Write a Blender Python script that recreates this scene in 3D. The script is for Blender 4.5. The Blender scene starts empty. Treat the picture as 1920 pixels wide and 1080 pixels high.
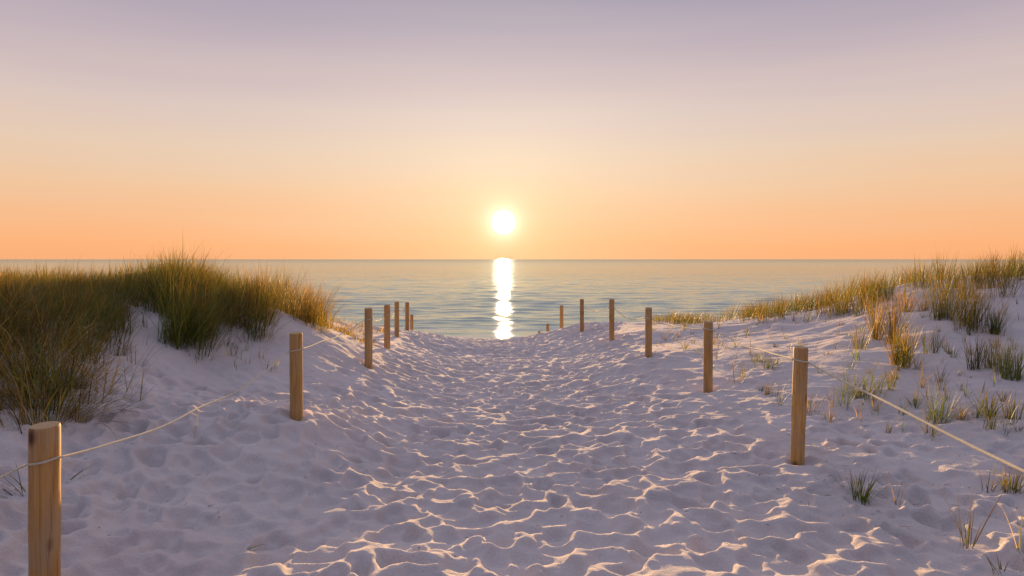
import bpy, math, random
import numpy as np
from mathutils import Vector

random.seed(7)
rng = np.random.RandomState(11)
C = bpy.context.scene.collection
F = 1280.0          # focal length in pixels of a 1920 px wide frame
CX, HY = 960.0, 486.0
CAMZ = 4.2          # camera height over sea level; the sand at the viewer's feet lies at about 2.7

# ------------------------------------------------------------------ helpers
def tag(o, label=None, cat=None, group=None, kind=None):
    if label: o['label'] = label
    if cat: o['category'] = cat
    if group: o['group'] = group
    if kind: o['kind'] = kind
    return o

def np_mesh(name, verts, faces, mat, smooth=True, parent=None, col=None):
    """faces: list of (n,k) int arrays"""
    me = bpy.data.meshes.new(name)
    verts = np.asarray(verts, dtype=np.float32)
    me.vertices.add(len(verts)); me.vertices.foreach_set('co', verts.ravel())
    loops = np.concatenate([f.ravel() for f in faces]).astype(np.int32)
    counts = np.concatenate([np.full(len(f), f.shape[1], dtype=np.int32) for f in faces])
    starts = np.concatenate([[0], np.cumsum(counts)[:-1]]).astype(np.int32)
    me.loops.add(len(loops)); me.loops.foreach_set('vertex_index', loops)
    me.polygons.add(len(counts)); me.polygons.foreach_set('loop_start', starts)
    me.polygons.foreach_set('loop_total', counts)
    me.polygons.foreach_set('use_smooth', np.full(len(counts), smooth, dtype=bool))
    if col is not None:
        a = me.color_attributes.new('tint', 'FLOAT_COLOR', 'POINT')
        a.data.foreach_set('color', np.asarray(col, dtype=np.float32).ravel())
    me.update(calc_edges=True)
    me.materials.append(mat)
    o = bpy.data.objects.new(name, me); C.objects.link(o)
    if parent: o.parent = parent
    return o

def grid_faces(ny, nx):
    i = np.arange(ny - 1)[:, None] * nx + np.arange(nx - 1)[None, :]
    i = i.ravel()
    return np.stack([i, i + 1, i + nx + 1, i + nx], 1)

def smooth01(a, b, x):
    t = np.clip((x - a) / (b - a), 0, 1)
    return t * t * (3 - 2 * t)

TBL = rng.rand(4, 256, 256)
def vnoise(x, y, k=0):
    xi = np.floor(x).astype(int); yi = np.floor(y).astype(int)
    fx = x - xi; fy = y - yi
    fx = fx * fx * fx * (fx * (fx * 6 - 15) + 10); fy = fy * fy * fy * (fy * (fy * 6 - 15) + 10)
    T = TBL[k]
    g = lambda a, b: T[(xi + a) & 255, (yi + b) & 255]
    return (g(0, 0) * (1 - fx) + g(1, 0) * fx) * (1 - fy) + (g(0, 1) * (1 - fx) + g(1, 1) * fx) * fy - 0.5
def fbm(x, y, oct=4, k=0):
    s = 0; a = 1.0
    for i in range(oct):
        s = s + a * vnoise(x * 2 ** i + 17.3 * i, y * 2 ** i + 5.1 * i, (k + i) % 4); a *= 0.5
    return s

# ------------------------------------------------------------------ terrain
def wp(px, py, d):
    return ((px - CX) / F * d, d, CAMZ - (py - HY) / F * d)
ctrl = [wp(*p) for p in [
    # trodden path
    (960, 1080, 3.2), (960, 1000, 3.8), (960, 900, 4.8), (960, 800, 6.6), (960, 672, 13.0),
    (960, 644, 17.0), (950, 635, 19.5),
    (560, 1000, 3.8), (1400, 1000, 3.7), (700, 880, 5.0), (1250, 880, 4.95), 
    (830, 668, 13.2), (1080, 668, 13.2),
    (820, 629, 18.0), (775, 621, 17.5), (1035, 630, 19.5), (1060, 617, 18.5), (1085, 607, 17.5),
    # right side
    (1495, 864, 4.9), (1327, 734, 7.5), (1215, 666, 9.9), (1147, 634, 13.5), (1200, 604, 17.5), (1300, 604, 16.5),
    (1400, 600, 15.5), (1500, 583, 14.5), (1560, 573, 13.8), (1620, 556, 13.2), (1700, 536, 12.6), (1800, 524, 12.0),
    (1920, 522, 11.5), (2080, 530, 10.5),
    (1920, 1080, 3.1), (1920, 900, 4.3), (1920, 760, 5.8), (1900, 650, 7.9), (1700, 650, 8.2), (1900, 585, 9.3),
    (1700, 590, 10.0), (1500, 650, 9.4), (1600, 720, 6.9), (1400, 640, 11.0), (1700, 880, 4.6), (1560, 600, 11.5),
    # left side
    (84, 1230, 2.6), (555, 774, 5.3), (691, 686, 8.5), (726, 654, 10.7), (744, 631, 14.0), (690, 612, 15.5),
    (0, 900, 3.7), (0, 800, 4.3), (100, 735, 4.9), (200, 712, 5.3), (300, 730, 5.8), (400, 730, 6.3),
    (250, 606, 6.9), (380, 645, 7.2), (450, 628, 7.8), (540, 592, 9.1), (600, 612, 10.3), (660, 626, 11.4), (600, 690, 7.6), (500, 700, 6.9),
    (330, 563, 8.2), (220, 562, 8.0), (100, 566, 7.2), (0, 566, 6.6), (450, 566, 9.0), (-150, 560, 6.2),
    (300, 900, 4.2), (-150, 640, 5.0), (-120, 900, 3.4),
]]
ctrl += [(x, d, CAMZ - z - (0.05 if abs(x) < .1 else 0)) for d, z in ((3.2, 1.44), (4.5, 1.49), (5.5, 1.52), (7.5, 1.58), (8.5, 1.61), (9.5, 1.65), (11, 1.71), (12, 1.76), (15, 1.88)) for x in (-0.95, 0, 0.95)]
ctrl += [
    # far side of the dunes, the beach and the sea floor
    (-5.0, 12, 3.45), (-8.5, 11, 3.7), (-13, 10, 3.7), (-3.4, 13, 3.0), (-4.5, 17, 2.3), (-9, 17, 2.6), (-14, 18, 2.8),
    (-1.0, 23, 1.45), (1.0, 23, 1.40), (3.5, 21.5, 1.95), (6.5, 19, 2.6), (9.5, 16, 3.2), (13, 13, 3.8), (17, 10, 3.9),
    (8, 23, 1.8), (14, 20, 2.5), (-9, 24, 1.3), (-16, 25, 1.4), (18, 26, 1.5),
    (-20, 31, .55), (-8, 29, .55), (0, 28, .65), (8, 29, .6), (20, 31, .6), (0, 33, .1), (-15, 36, -.15), (15, 36, -.15),
    (0, 38, -.4), (-20, 45, -.9), (20, 45, -.9), (0, 48, -1.1), (-30, 33, .2), (30, 33, .2),
    # behind and beside the camera
    (0, 0, 2.75), (-2.2, 0, 2.85), (2.2, 0, 2.85), (0, -5, 2.8), (-5, -2, 3.6), (5.5, -1, 3.3), (-7, 3, 3.9),
    (8, 3, 3.5), (-9, -6, 3.8), (9, -6, 3.6), (0, -15, 2.8), (-18, 2, 4.2), (18, 2, 4.2), (-25, 15, 3.2), (25, 15, 3.4),
    (-20, -18, 3.4), (20, -18, 3.4),
]
CP = np.array(ctrl)
def _phi(r2): return 0.5 * r2 * np.log(r2 + 1e-9)
def _solve():
    n = len(CP)
    d2 = ((CP[:, None, :2] - CP[None, :, :2]) ** 2).sum(-1)
    K = _phi(d2) - 0.0 + np.eye(n) * 0.05
    P = np.c_[np.ones(n), CP[:, :2]]
    A = np.zeros((n + 3, n + 3)); A[:n, :n] = K; A[:n, n:] = P; A[n:, :n] = P.T
    return np.linalg.solve(A, np.r_[CP[:, 2], 0, 0, 0])
W = _solve()
def base_z(x, y):
    x = np.asarray(x, float); y = np.asarray(y, float)
    xc = np.clip(x, -30, 30); yc = np.clip(y, -18, 48)
    z = W[-3] + W[-2] * xc + W[-1] * yc
    for (a, b, _), w in zip(CP, W[:-3]):
        z = z + w * _phi((xc - a) ** 2 + (yc - b) ** 2)
    return z

def bowls(x, y, c, k, jit=0.8):
    """a field of touching hollows with crests of nearly one height between them: about 1 on a crest, 0 in a hollow"""
    u = x / c; v = y / c
    ui = np.floor(u).astype(int); vi = np.floor(v).astype(int)
    f1 = np.full(u.shape, 9.0); f2 = np.full(u.shape, 9.0); dep = np.zeros(u.shape)
    for a in (-1, 0, 1):
        for b in (-1, 0, 1):
            I = (ui + a) & 255; J = (vi + b) & 255
            px = ui + a + 0.5 + jit * (TBL[k][I, J] - 0.5)
            py = vi + b + 0.5 + jit * (TBL[(k + 1) % 4][J, I] - 0.5)
            r = TBL[(k + 2) % 4][I, (J + 91) & 255]
            off = TBL[(k + 3) % 4][(I + 37) & 255, J]
            th = r * 6.28
            dx = u - px; dy = v - py
            ca, sa = np.cos(th), np.sin(th)
            q = np.sqrt((dx * ca + dy * sa) ** 2 * 0.75 + (-dx * sa + dy * ca) ** 2 * 1.2) + 0.16 * r
            near = q < f1
            f2 = np.where(near, f1, np.minimum(f2, q))
            dep = np.where(near, off, dep)
            f1 = np.where(near, q, f1)
    e = f2 - f1
    e = np.sqrt(e * e + 0.075 ** 2) - 0.075            # crests slightly rounded
    t = np.clip(e / 0.66, 0, 1)
    return 1 - (0.35 + 1.2 * dep) * (1 - (1 - t) ** 2.0)

def path_mask(x, y):
    """how trodden the sand is: 1 on the path, 0 on the dunes"""
    xl = np.interp(y, [0, 3, 5, 8, 12, 20, 30], [-1.8, -1.8, -1.75, -1.75, -1.8, -3, -12])
    xr = np.interp(y, [0, 3, 5, 8, 12, 20, 30], [2.2, 2.1, 1.9, 1.9, 2.0, 3, 12])
    w = 0.35 * fbm(x * 0.9, y * 0.9, 3, 2)
    return smooth01(-0.35, 0.55, x - xl + w) * smooth01(-0.35, 0.5, xr - x + w)

def detail_z(x, y):
    m = path_mask(x, y)
    wx = x + 0.07 * fbm(x * 3.1, y * 3.1, 3, 0) + 0.22 * vnoise(x * 0.8, y * 0.8, 2); wy = y + 0.07 * fbm(x * 3.1 + 9, y * 3.1 + 4, 3, 1) + 0.22 * vnoise(x * 0.8 + 50, y * 0.8, 3)
    b1 = bowls(wx, wy, 0.27, 0)
    b2 = bowls(wx + 3.3 + 0.05 * b1, wy + 1.7, 0.115, 2)
    amp = np.clip(0.9 + 0.8 * fbm(x * 0.9 + 3, y * 0.9, 2, 3), 0.4, 1.5)
    far = smooth01(4, 12, y)
    z = m * amp * (0.086 * (b1 - 0.6) + 0.018 * (b2 - 0.6) + 0.03 * fbm(x * 1.3, y * 1.3, 2, 0))
    # softer, older prints beside the path on the left
    ml = smooth01(-3.6, -2.4, x) * (1 - m) * smooth01(7.0, 5.0, y)
    z = z + ml * (0.070 * (b1 - 0.6) + 0.034 * (b2 - 0.6))
    mr = smooth01(3.6, 2.2, x) * (1 - m) * smooth01(9, 6.0, y)
    z = z + mr * (0.014 * (b2 - 0.6) + 0.034 * (b1 - 0.6)) * (0.6 + fbm(x, y, 2, 2))
    # wind ledges on the dune flanks
    r = 1 - np.abs(2 * vnoise((x * 0.65 + y * 0.6) * 1.9 + 0.5 * vnoise(x * 2, y * 2, 1), (y * 0.5 - x * 0.9) * 0.8, 2))
    z = z + (1 - 0.85 * m) * (0.048 * (r - 0.6) + 0.05 * fbm(x * 0.9, y * 0.9, 3, 1))
    r2 = 1 - np.abs(2 * vnoise((x * 0.5 + y * 0.8) * 7, (y * 0.4 - x * 0.9) * 2.2, 3))
    z = z + (1 - 0.8 * m) * 0.019 * r2
    z = z + 0.009 * fbm(x * 6, y * 6, 3, 2) + (1 - m) * 0.042 * fbm(x * 2.3, y * 2.3, 2, 3)
    fade = smooth01(36, 27, y) * 0.8 + 0.2 * smooth01(34, 31, y)
    return z * fade
_ds = np.concatenate([np.arange(2.2, 10, 0.03), np.arange(10, 32, 0.08)])
def ground_at(px, py):
    """the point of the sand that a given direction from the viewer meets"""
    x = (px - CX) / F * _ds; z = CAMZ - (py - HY) / F * _ds
    g = base_z(x, _ds)
    hit = np.nonzero(z < g)[0]
    i = hit[0] if len(hit) else len(_ds) - 1
    return x[i], _ds[i]

# ------------------------------------------------------------------ materials
def mat(name):
    m = bpy.data.materials.new(name); m.use_nodes = True
    nt = m.node_tree; nt.nodes.clear()
    out = nt.nodes.new('ShaderNodeOutputMaterial')
    return m, nt, out
def N(nt, t, **kw):
    n = nt.nodes.new(t)
    for k, v in kw.items():
        if k in n.inputs: n.inputs[k].default_value = v
        else: setattr(n, k, v)
    return n
def L(nt, a, b): nt.links.new(a, b)
def ramp(nt, fac, stops, interp='LINEAR'):
    r = nt.nodes.new('ShaderNodeValToRGB'); r.color_ramp.interpolation = interp
    e = r.color_ramp.elements
    while len(e) > 1: e.remove(e[-1])
    e[0].position = stops[0][0]; e[0].color = (*stops[0][1], 1)
    for p, c in stops[1:]:
        q = e.new(p); q.color = (*c, 1)
    if fac is not None: L(nt, fac, r.inputs[0])
    return r
def noise(nt, vec, scale, detail=4, rough=0.55, dist=0.0):
    n = N(nt, 'ShaderNodeTexNoise', Scale=scale, Detail=detail, Roughness=rough, Distortion=dist)
    if vec is not None: L(nt, vec, n.inputs['Vector'])
    return n
def mapping(nt, scale=(1, 1, 1), rot=(0, 0, 0)):
    g = N(nt, 'ShaderNodeTexCoord'); m = N(nt, 'ShaderNodeMapping')
    m.inputs['Scale'].default_value = scale; m.inputs['Rotation'].default_value = rot
    L(nt, g.outputs['Object'], m.inputs['Vector'])
    return m.outputs[0]

def sand_material():
    m, nt, out = mat('sand')
    p = mapping(nt)
    n1 = noise(nt, p, 1.3, 5); n2 = noise(nt, p, 60, 4, 0.7); n3 = noise(nt, p, 420, 2, 0.6)
    base = ramp(nt, n1.outputs[0], [(0.3, (0.62, 0.545, 0.505)), (0.55, (0.70, 0.62, 0.575)), (0.75, (0.76, 0.68, 0.63))])
    gr = ramp(nt, n3.outputs[0], [(0.28, (0.62, 0.58, 0.56)), (0.42, (1, 1, 1)), (0.7, (1.0, 1.0, 1.0))])
    mx = N(nt, 'ShaderNodeMix', data_type='RGBA', blend_type='MULTIPLY'); mx.inputs[0].default_value = 0.7
    L(nt, base.outputs[0], mx.inputs[6]); L(nt, gr.outputs[0], mx.inputs[7])
    n4 = noise(nt, p, 130, 3, 0.75)
    gr2 = ramp(nt, n4.outputs[0], [(0.26, (0.55, 0.50, 0.48)), (0.40, (0.93, 0.93, 0.93)), (0.6, (1, 1, 1))])
    mg = N(nt, 'ShaderNodeMix', data_type='RGBA', blend_type='MULTIPLY'); mg.inputs[0].default_value = 0.8
    L(nt, mx.outputs[2], mg.inputs[6]); L(nt, gr2.outputs[0], mg.inputs[7]); mx = mg
    # wet band by the water
    sep = N(nt, 'ShaderNodeSeparateXYZ'); L(nt, p, sep.inputs[0])
    wet = N(nt, 'ShaderNodeMapRange'); wet.inputs[1].default_value = 0.35; wet.inputs[2].default_value = 0.12
    L(nt, sep.outputs[2], wet.inputs[0])
    mw = N(nt, 'ShaderNodeMix', data_type='RGBA', blend_type='MIX'); L(nt, wet.outputs[0], mw.inputs[0])
    L(nt, mx.outputs[2], mw.inputs[6]); mw.inputs[7].default_value = (0.24, 0.19, 0.15, 1)
    b = N(nt, 'ShaderNodeBsdfPrincipled'); b.inputs['Roughness'].default_value = 0.95
    b.inputs['Specular IOR Level'].default_value = 0.15
    L(nt, mw.outputs[2], b.inputs['Base Color'])
    bu = N(nt, 'ShaderNodeBump', Strength=0.9, Distance=0.010); L(nt, n2.outputs[0], bu.inputs['Height'])
    bu2 = N(nt, 'ShaderNodeBump', Strength=0.35, Distance=0.0015); L(nt, n3.outputs[0], bu2.inputs['Height'])
    L(nt, bu.outputs[0], bu2.inputs['Normal']); L(nt, bu2.outputs[0], b.inputs['Normal'])
    L(nt, b.outputs[0], out.inputs[0])
    return m

def grass_material():
    m, nt, out = mat('marram_grass')
    a = N(nt, 'ShaderNodeVertexColor', layer_name='tint')
    d = N(nt, 'ShaderNodeBsdfPrincipled'); d.inputs['Roughness'].default_value = 0.5
    d.inputs['Specular IOR Level'].default_value = 0.2
    L(nt, a.outputs[0], d.inputs['Base Color'])
    t = N(nt, 'ShaderNodeBsdfTranslucent')
    g = N(nt, 'ShaderNodeMix', data_type='RGBA', blend_type='MULTIPLY'); g.inputs[0].default_value = 1
    g.inputs[7].default_value = (1.5, 1.25, 0.7, 1)
    L(nt, a.outputs[0], g.inputs[6]); L(nt, g.outputs[2], t.inputs[0])
    mx = N(nt, 'ShaderNodeMixShader'); mx.inputs[0].default_value = 0.45
    L(nt, d.outputs[0], mx.inputs[1]); L(nt, t.outputs[0], mx.inputs[2]); L(nt, mx.outputs[0], out.inputs[0])
    return m

def wood_material():
    m, nt, out = mat('weathered_pine')
    oi = N(nt, 'ShaderNodeObjectInfo')
    g = N(nt, 'ShaderNodeTexCoord')
    add = N(nt, 'ShaderNodeVectorMath', operation='ADD')
    sc = N(nt, 'ShaderNodeVectorMath', operation='SCALE'); L(nt, oi.outputs['Random'], sc.inputs['Scale'])
    sc.inputs[0].default_value = (13.0, 7.0, 29.0)
    L(nt, g.outputs['Object'], add.inputs[0]); L(nt, sc.outputs[0], add.inputs[1])
    mp = N(nt, 'ShaderNodeMapping'); mp.inputs['Scale'].default_value = (1, 1, 0.05); L(nt, add.outputs[0], mp.inputs[0])
    n1 = noise(nt, mp.outputs[0], 55, 5, 0.6, 0.6)
    mp2 = N(nt, 'ShaderNodeMapping'); mp2.inputs['Scale'].default_value = (1, 1, 0.25); L(nt, add.outputs[0], mp2.inputs[0])
    n2 = noise(nt, mp2.outputs[0], 9, 4)
    c1 = ramp(nt, n1.outputs[0], [(0.3, (0.50, 0.27, 0.07)), (0.5, (0.70, 0.41, 0.12)), (0.7, (0.79, 0.50, 0.17))])
    c2 = ramp(nt, n2.outputs[0], [(0.3, (0.62, 0.58, 0.55)), (0.55, (1, 1, 1))])
    mx = N(nt, 'ShaderNodeMix', data_type='RGBA', blend_type='MULTIPLY'); mx.inputs[0].default_value = 0.8
    L(nt, c1.outputs[0], mx.inputs[6]); L(nt, c2.outputs[0], mx.inputs[7])
    tone = ramp(nt, oi.outputs['Random'], [(0, (0.78, 0.66, 0.62)), (0.35, (1, 1, 1)), (0.7, (0.92, 0.80, 0.78)), (1, (0.80, 0.78, 0.66))])
    mt = N(nt, 'ShaderNodeMix', data_type='RGBA', blend_type='MULTIPLY'); mt.inputs[0].default_value = 1
    L(nt, mx.outputs[2], mt.inputs[6]); L(nt, tone.outputs[0], mt.inputs[7]); mx = mt
    # grey weathering and damp stains
    ms = N(nt, 'ShaderNodeMapping'); ms.inputs['Scale'].default_value = (1, 1, 0.35); L(nt, add.outputs[0], ms.inputs[0])
    ns_ = noise(nt, ms.outputs[0], 14, 5, 0.7); wr = ramp(nt, ns_.outputs[0], [(0.42, (0, 0, 0)), (0.68, (1, 1, 1))])
    mw = N(nt, 'ShaderNodeMix', data_type='RGBA'); L(nt, wr.outputs[0], mw.inputs[0]); L(nt, mx.outputs[2], mw.inputs[6]); mw.inputs[7].default_value = (0.46, 0.31, 0.16, 1); mx = mw
    # drying cracks
    mc = N(nt, 'ShaderNodeMapping'); mc.inputs['Scale'].default_value = (1, 1, 0.03); L(nt, add.outputs[0], mc.inputs[0])
    nc = noise(nt, mc.outputs[0], 34, 2); cr = ramp(nt, nc.outputs[0], [(0.485, (1, 1, 1)), (0.5, (0.45, 0.36, 0.3)), (0.515, (1, 1, 1))])
    mq = N(nt, 'ShaderNodeMix', data_type='RGBA', blend_type='MULTIPLY'); mq.inputs[0].default_value = 0.6
    L(nt, mx.outputs[2], mq.inputs[6]); L(nt, cr.outputs[0], mq.inputs[7]); mx = mq
    # knots
    mk = N(nt, 'ShaderNodeMapping'); mk.inputs['Scale'].default_value = (1, 1, 0.55); L(nt, add.outputs[0], mk.inputs[0])
    v = N(nt, 'ShaderNodeTexVoronoi', Scale=5.5); L(nt, mk.outputs[0], v.inputs['Vector'])
    kr = ramp(nt, v.outputs['Distance'], [(0.055, (0.16, 0.085, 0.045)), (0.085, (0.5, 0.36, 0.28)), (0.15, (1, 1, 1))])
    mx2 = N(nt, 'ShaderNodeMix', data_type='RGBA', blend_type='MULTIPLY'); mx2.inputs[0].default_value = 1
    L(nt, mx.outputs[2], mx2.inputs[6]); L(nt, kr.outputs[0], mx2.inputs[7])
    b = N(nt, 'ShaderNodeBsdfPrincipled'); b.inputs['Roughness'].default_value = 0.7
    L(nt, mx2.outputs[2], b.inputs['Base Color'])
    bu = N(nt, 'ShaderNodeBump', Strength=0.35, Distance=0.002); L(nt, n1.outputs[0], bu.inputs['Height'])
    L(nt, bu.outputs[0], b.inputs['Normal']); L(nt, b.outputs[0], out.inputs[0])
    return m
def end_material():
    m, nt, out = mat('post_end_grain')
    g = N(nt, 'ShaderNodeTexCoord')
    w = N(nt, 'ShaderNodeTexWave', wave_type='RINGS', rings_direction='Z', Scale=38, Distortion=2.5)
    w.inputs['Detail'].default_value = 2; w.inputs['Detail Scale'].default_value = 1.2
    L(nt, g.outputs['Object'], w.inputs['Vector'])
    c = ramp(nt, w.outputs[0], [(0, (0.42, 0.25, 0.11)), (1, (0.66, 0.43, 0.21))])
    b = N(nt, 'ShaderNodeBsdfPrincipled'); b.inputs['Roughness'].default_value = 0.85
    L(nt, c.outputs[0], b.inputs['Base Color']); L(nt, b.outputs[0], out.inputs[0])
    return m
def rope_material():
    m, nt, out = mat('pale_twine')
    n = noise(nt, mapping(nt), 90, 3)
    c = ramp(nt, n.outputs[0], [(0.3, (0.68, 0.60, 0.42)), (0.7, (0.88, 0.82, 0.64))])
    b = N(nt, 'ShaderNodeBsdfPrincipled'); b.inputs['Roughness'].default_value = 0.8
    L(nt, c.outputs[0], b.inputs['Base Color'])
    t = N(nt, 'ShaderNodeBsdfTranslucent'); L(nt, c.outputs[0], t.inputs[0])
    mx = N(nt, 'ShaderNodeMixShader'); mx.inputs[0].default_value = 0.25
    L(nt, b.outputs[0], mx.inputs[1]); L(nt, t.outputs[0], mx.inputs[2]); L(nt, mx.outputs[0], out.inputs[0])
    return m
def water_material():
    m, nt, out = mat('sea_water')
    g = N(nt, 'ShaderNodeTexCoord')
    def lay(scale, sx, sy, det):
        mp = N(nt, 'ShaderNodeMapping'); mp.inputs['Scale'].default_value = (sx, sy, 1)
        L(nt, g.outputs['Object'], mp.inputs[0])
        return noise(nt, mp.outputs[0], scale, det, 0.6, 0.3).outputs[0]
    a = lay(0.9, 0.30, 1, 5)
    c = lay(0.045, 0.25, 1, 4)
    dif = N(nt, 'ShaderNodeBsdfDiffuse'); dif.inputs[0].default_value = (0.39, 0.49, 0.41, 1)
    b = N(nt, 'ShaderNodeBsdfGlossy', distribution='BECKMANN'); b.inputs['Color'].default_value = (0.88, 0.97, 0.92, 1)
    fre = N(nt, 'ShaderNodeFresnel', IOR=1.33)
    rr = N(nt, 'ShaderNodeMapRange'); rr.inputs[1].default_value = 0.35; rr.inputs[2].default_value = 0.65
    rr.inputs[3].default_value = 0.05; rr.inputs[4].default_value = 0.09
    L(nt, c, rr.inputs[0])
    sp0 = N(nt, 'ShaderNodeSeparateXYZ'); L(nt, g.outputs['Object'], sp0.inputs[0])
    fr0 = N(nt, 'ShaderNodeMapRange'); fr0.inputs[1].default_value = 60; fr0.inputs[2].default_value = 500
    fr0.inputs[3].default_value = 0.0; fr0.inputs[4].default_value = 0.11      # far waves too small to see one by one
    L(nt, sp0.outputs[1], fr0.inputs[0])
    ra_ = N(nt, 'ShaderNodeMath', operation='ADD'); L(nt, rr.outputs[0], ra_.inputs[0]); L(nt, fr0.outputs[0], ra_.inputs[1])
    L(nt, ra_.outputs[0], b.inputs['Roughness'])
    bu = N(nt, 'ShaderNodeBump', Strength=1.0, Distance=0.09); L(nt, a, bu.inputs['Height'])
    bu2 = N(nt, 'ShaderNodeBump', Strength=0.35, Distance=2.0); L(nt, c, bu2.inputs['Height'])
    L(nt, bu.outputs[0], bu2.inputs['Normal']); L(nt, bu2.outputs[0], b.inputs['Normal']); L(nt, bu2.outputs[0], fre.inputs['Normal'])
    # seen from low over the water, distant wave faces tilt towards the viewer and mirror less
    fd = N(nt, 'ShaderNodeMapRange'); fd.inputs[1].default_value = 90; fd.inputs[2].default_value = 1500
    fd.inputs[3].default_value = 0.92; fd.inputs[4].default_value = 0.50; L(nt, sp0.outputs[1], fd.inputs[0])
    fm_ = N(nt, 'ShaderNodeMath', operation='MULTIPLY'); L(nt, fre.outputs[0], fm_.inputs[0]); L(nt, fd.outputs[0], fm_.inputs[1])
    wm = N(nt, 'ShaderNodeMixShader'); L(nt, fm_.outputs[0], wm.inputs[0]); L(nt, dif.outputs[0], wm.inputs[1]); L(nt, b.outputs[0], wm.inputs[2]); b = wm
    # thin broken foam where the last wavelets reach the beach
    sp = N(nt, 'ShaderNodeSeparateXYZ'); L(nt, g.outputs['Object'], sp.inputs[0])
    fy = N(nt, 'ShaderNodeMath', operation='MULTIPLY_ADD'); L(nt, lay(0.25, 0.6, 0.3, 3), fy.inputs[0])
    fy.inputs[1].default_value = 9.0; L(nt, sp.outputs[1], fy.inputs[2])
    fr = ramp(nt, None, [(0.0, (0, 0, 0)), (0.30, (0, 0, 0)), (0.34, (1, 1, 1)), (0.40, (0, 0, 0)), (0.62, (0, 0, 0)), (0.66, (.8, .8, .8)), (0.70, (0, 0, 0))])
    mr = N(nt, 'ShaderNodeMapRange'); mr.inputs[1].default_value = 36.5; mr.inputs[2].default_value = 50.5
    L(nt, fy.outputs[0], mr.inputs[0]); L(nt, mr.outputs[0], fr.inputs[0])
    fm = N(nt, 'ShaderNodeMath', operation='MULTIPLY'); L(nt, fr.outputs[0], fm.inputs[0])
    fn = ramp(nt, lay(1.6, 0.5, 1, 5), [(0.42, (0, 0, 0)), (0.55, (1, 1, 1))]); L(nt, fn.outputs[0], fm.inputs[1])
    foam = N(nt, 'ShaderNodeBsdfDiffuse'); foam.inputs[0].default_value = (0.8, 0.8, 0.78, 1)
    mx = N(nt, 'ShaderNodeMixShader'); L(nt, fm.outputs[0], mx.inputs[0])
    L(nt, b.outputs[0], mx.inputs[1]); L(nt, foam.outputs[0], mx.inputs[2]); L(nt, mx.outputs[0], out.inputs[0])
    return m
def debris_material():
    m, nt, out = mat('dead_stems')
    a = N(nt, 'ShaderNodeVertexColor', layer_name='tint')
    b = N(nt, 'ShaderNodeBsdfPrincipled'); b.inputs['Roughness'].default_value = 0.9
    L(nt, a.outputs[0], b.inputs['Base Color']); L(nt, b.outputs[0], out.inputs[0])
    return m
M_SAND, M_GRASS, M_WOOD, M_END, M_ROPE, M_SEA, M_DEB = (sand_material(), grass_material(), wood_material(),
    end_material(), rope_material(), water_material(), debris_material())

# ------------------------------------------------------------------ sand sheet
def steps(start, stop, fn):
    v = [start]
    while v[-1] < stop: v.append(v[-1] + fn(v[-1]))
    return np.array(v)
xp = steps(0, 400, lambda x: 0.0105 if x < 2.9 else (0.022 if x < 6 else (0.04 if x < 9 else 0.04 + (x - 9) * 0.12)))
xs = np.concatenate([-xp[:0:-1], xp])
yf = steps(2.7, 900, lambda y: 0.013 if y < 5.2 else (0.0025 * y if y < 20 else (0.12 if y < 34 else 0.12 + (y - 34) * 0.2)))
yb = steps(0, 300, lambda y: 0.03 if y < 2.7 else 0.06 + (y - 2.7) * 0.12)
ys = np.concatenate([(2.7 - yb)[:0:-1], yf])
X, Y = np.meshgrid(xs, ys)
Z = base_z(X.ravel(), Y.ravel()) + detail_z(X.ravel(), Y.ravel())
BASE2 = base_z(X.ravel(), Y.ravel()).reshape(X.shape)
Z2 = Z.reshape(X.shape)
SR = np.random.RandomState(3)
def stamp(x, y, a, b, th, depth, rim, push):
    """one old footprint in loose sand: it wipes out what lies under it and pushes up a rim"""
    R = max(a, b) * 2.1
    i0, i1 = np.searchsorted(ys, (y - R, y + R)); j0, j1 = np.searchsorted(xs, (x - R, x + R))
    if i1 - i0 < 3 or j1 - j0 < 3: return
    gx, gy = np.meshgrid(xs[j0:j1] - x, ys[i0:i1] - y)
    ca, sa = math.cos(th), math.sin(th)
    u = gx * ca + gy * sa; v = -gx * sa + gy * ca
    v = v * (1 + 0.35 * np.clip(u / a, -1, 1))               # narrower heel
    ang = np.arctan2(v, u)
    rho = np.sqrt((u / a) ** 2 + (v / b) ** 2) * (1 + 0.10 * np.sin(2 * ang + push) + 0.07 * np.sin(3 * ang + 2 * push) + .05 * np.sin(5 * ang + 3 * push))
    old = Z2[i0:i1, j0:j1]; bz = BASE2[i0:i1, j0:j1]
    ins = rho < 1.0
    if not ins.any(): return
    ref = bz + 0.55 * float((old - bz)[ins].mean())
    lob = 1 + 0.35 * np.cos(2 * math.pi * np.clip(u / a, -1, 1))     # heel and ball of the foot
    new_in = ref - depth * lob * (1 - np.minimum(rho, 1) ** 2.0)
    rimh = rim * (1 + 0.8 * np.cos(ang - push))
    out = np.exp(-(np.maximum(rho - 1, 0) / 0.42) ** 2) * np.where(rho < 1, np.clip(rho * 3 - 2, 0, 1), 1)
    t = np.clip((1.08 - rho) / 0.34, 0, 1); wgt = t * t * (3 - 2 * t)
    Z2[i0:i1, j0:j1] = (old + rimh * out) * (1 - wgt) + (new_in + rimh * out) * wgt
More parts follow.
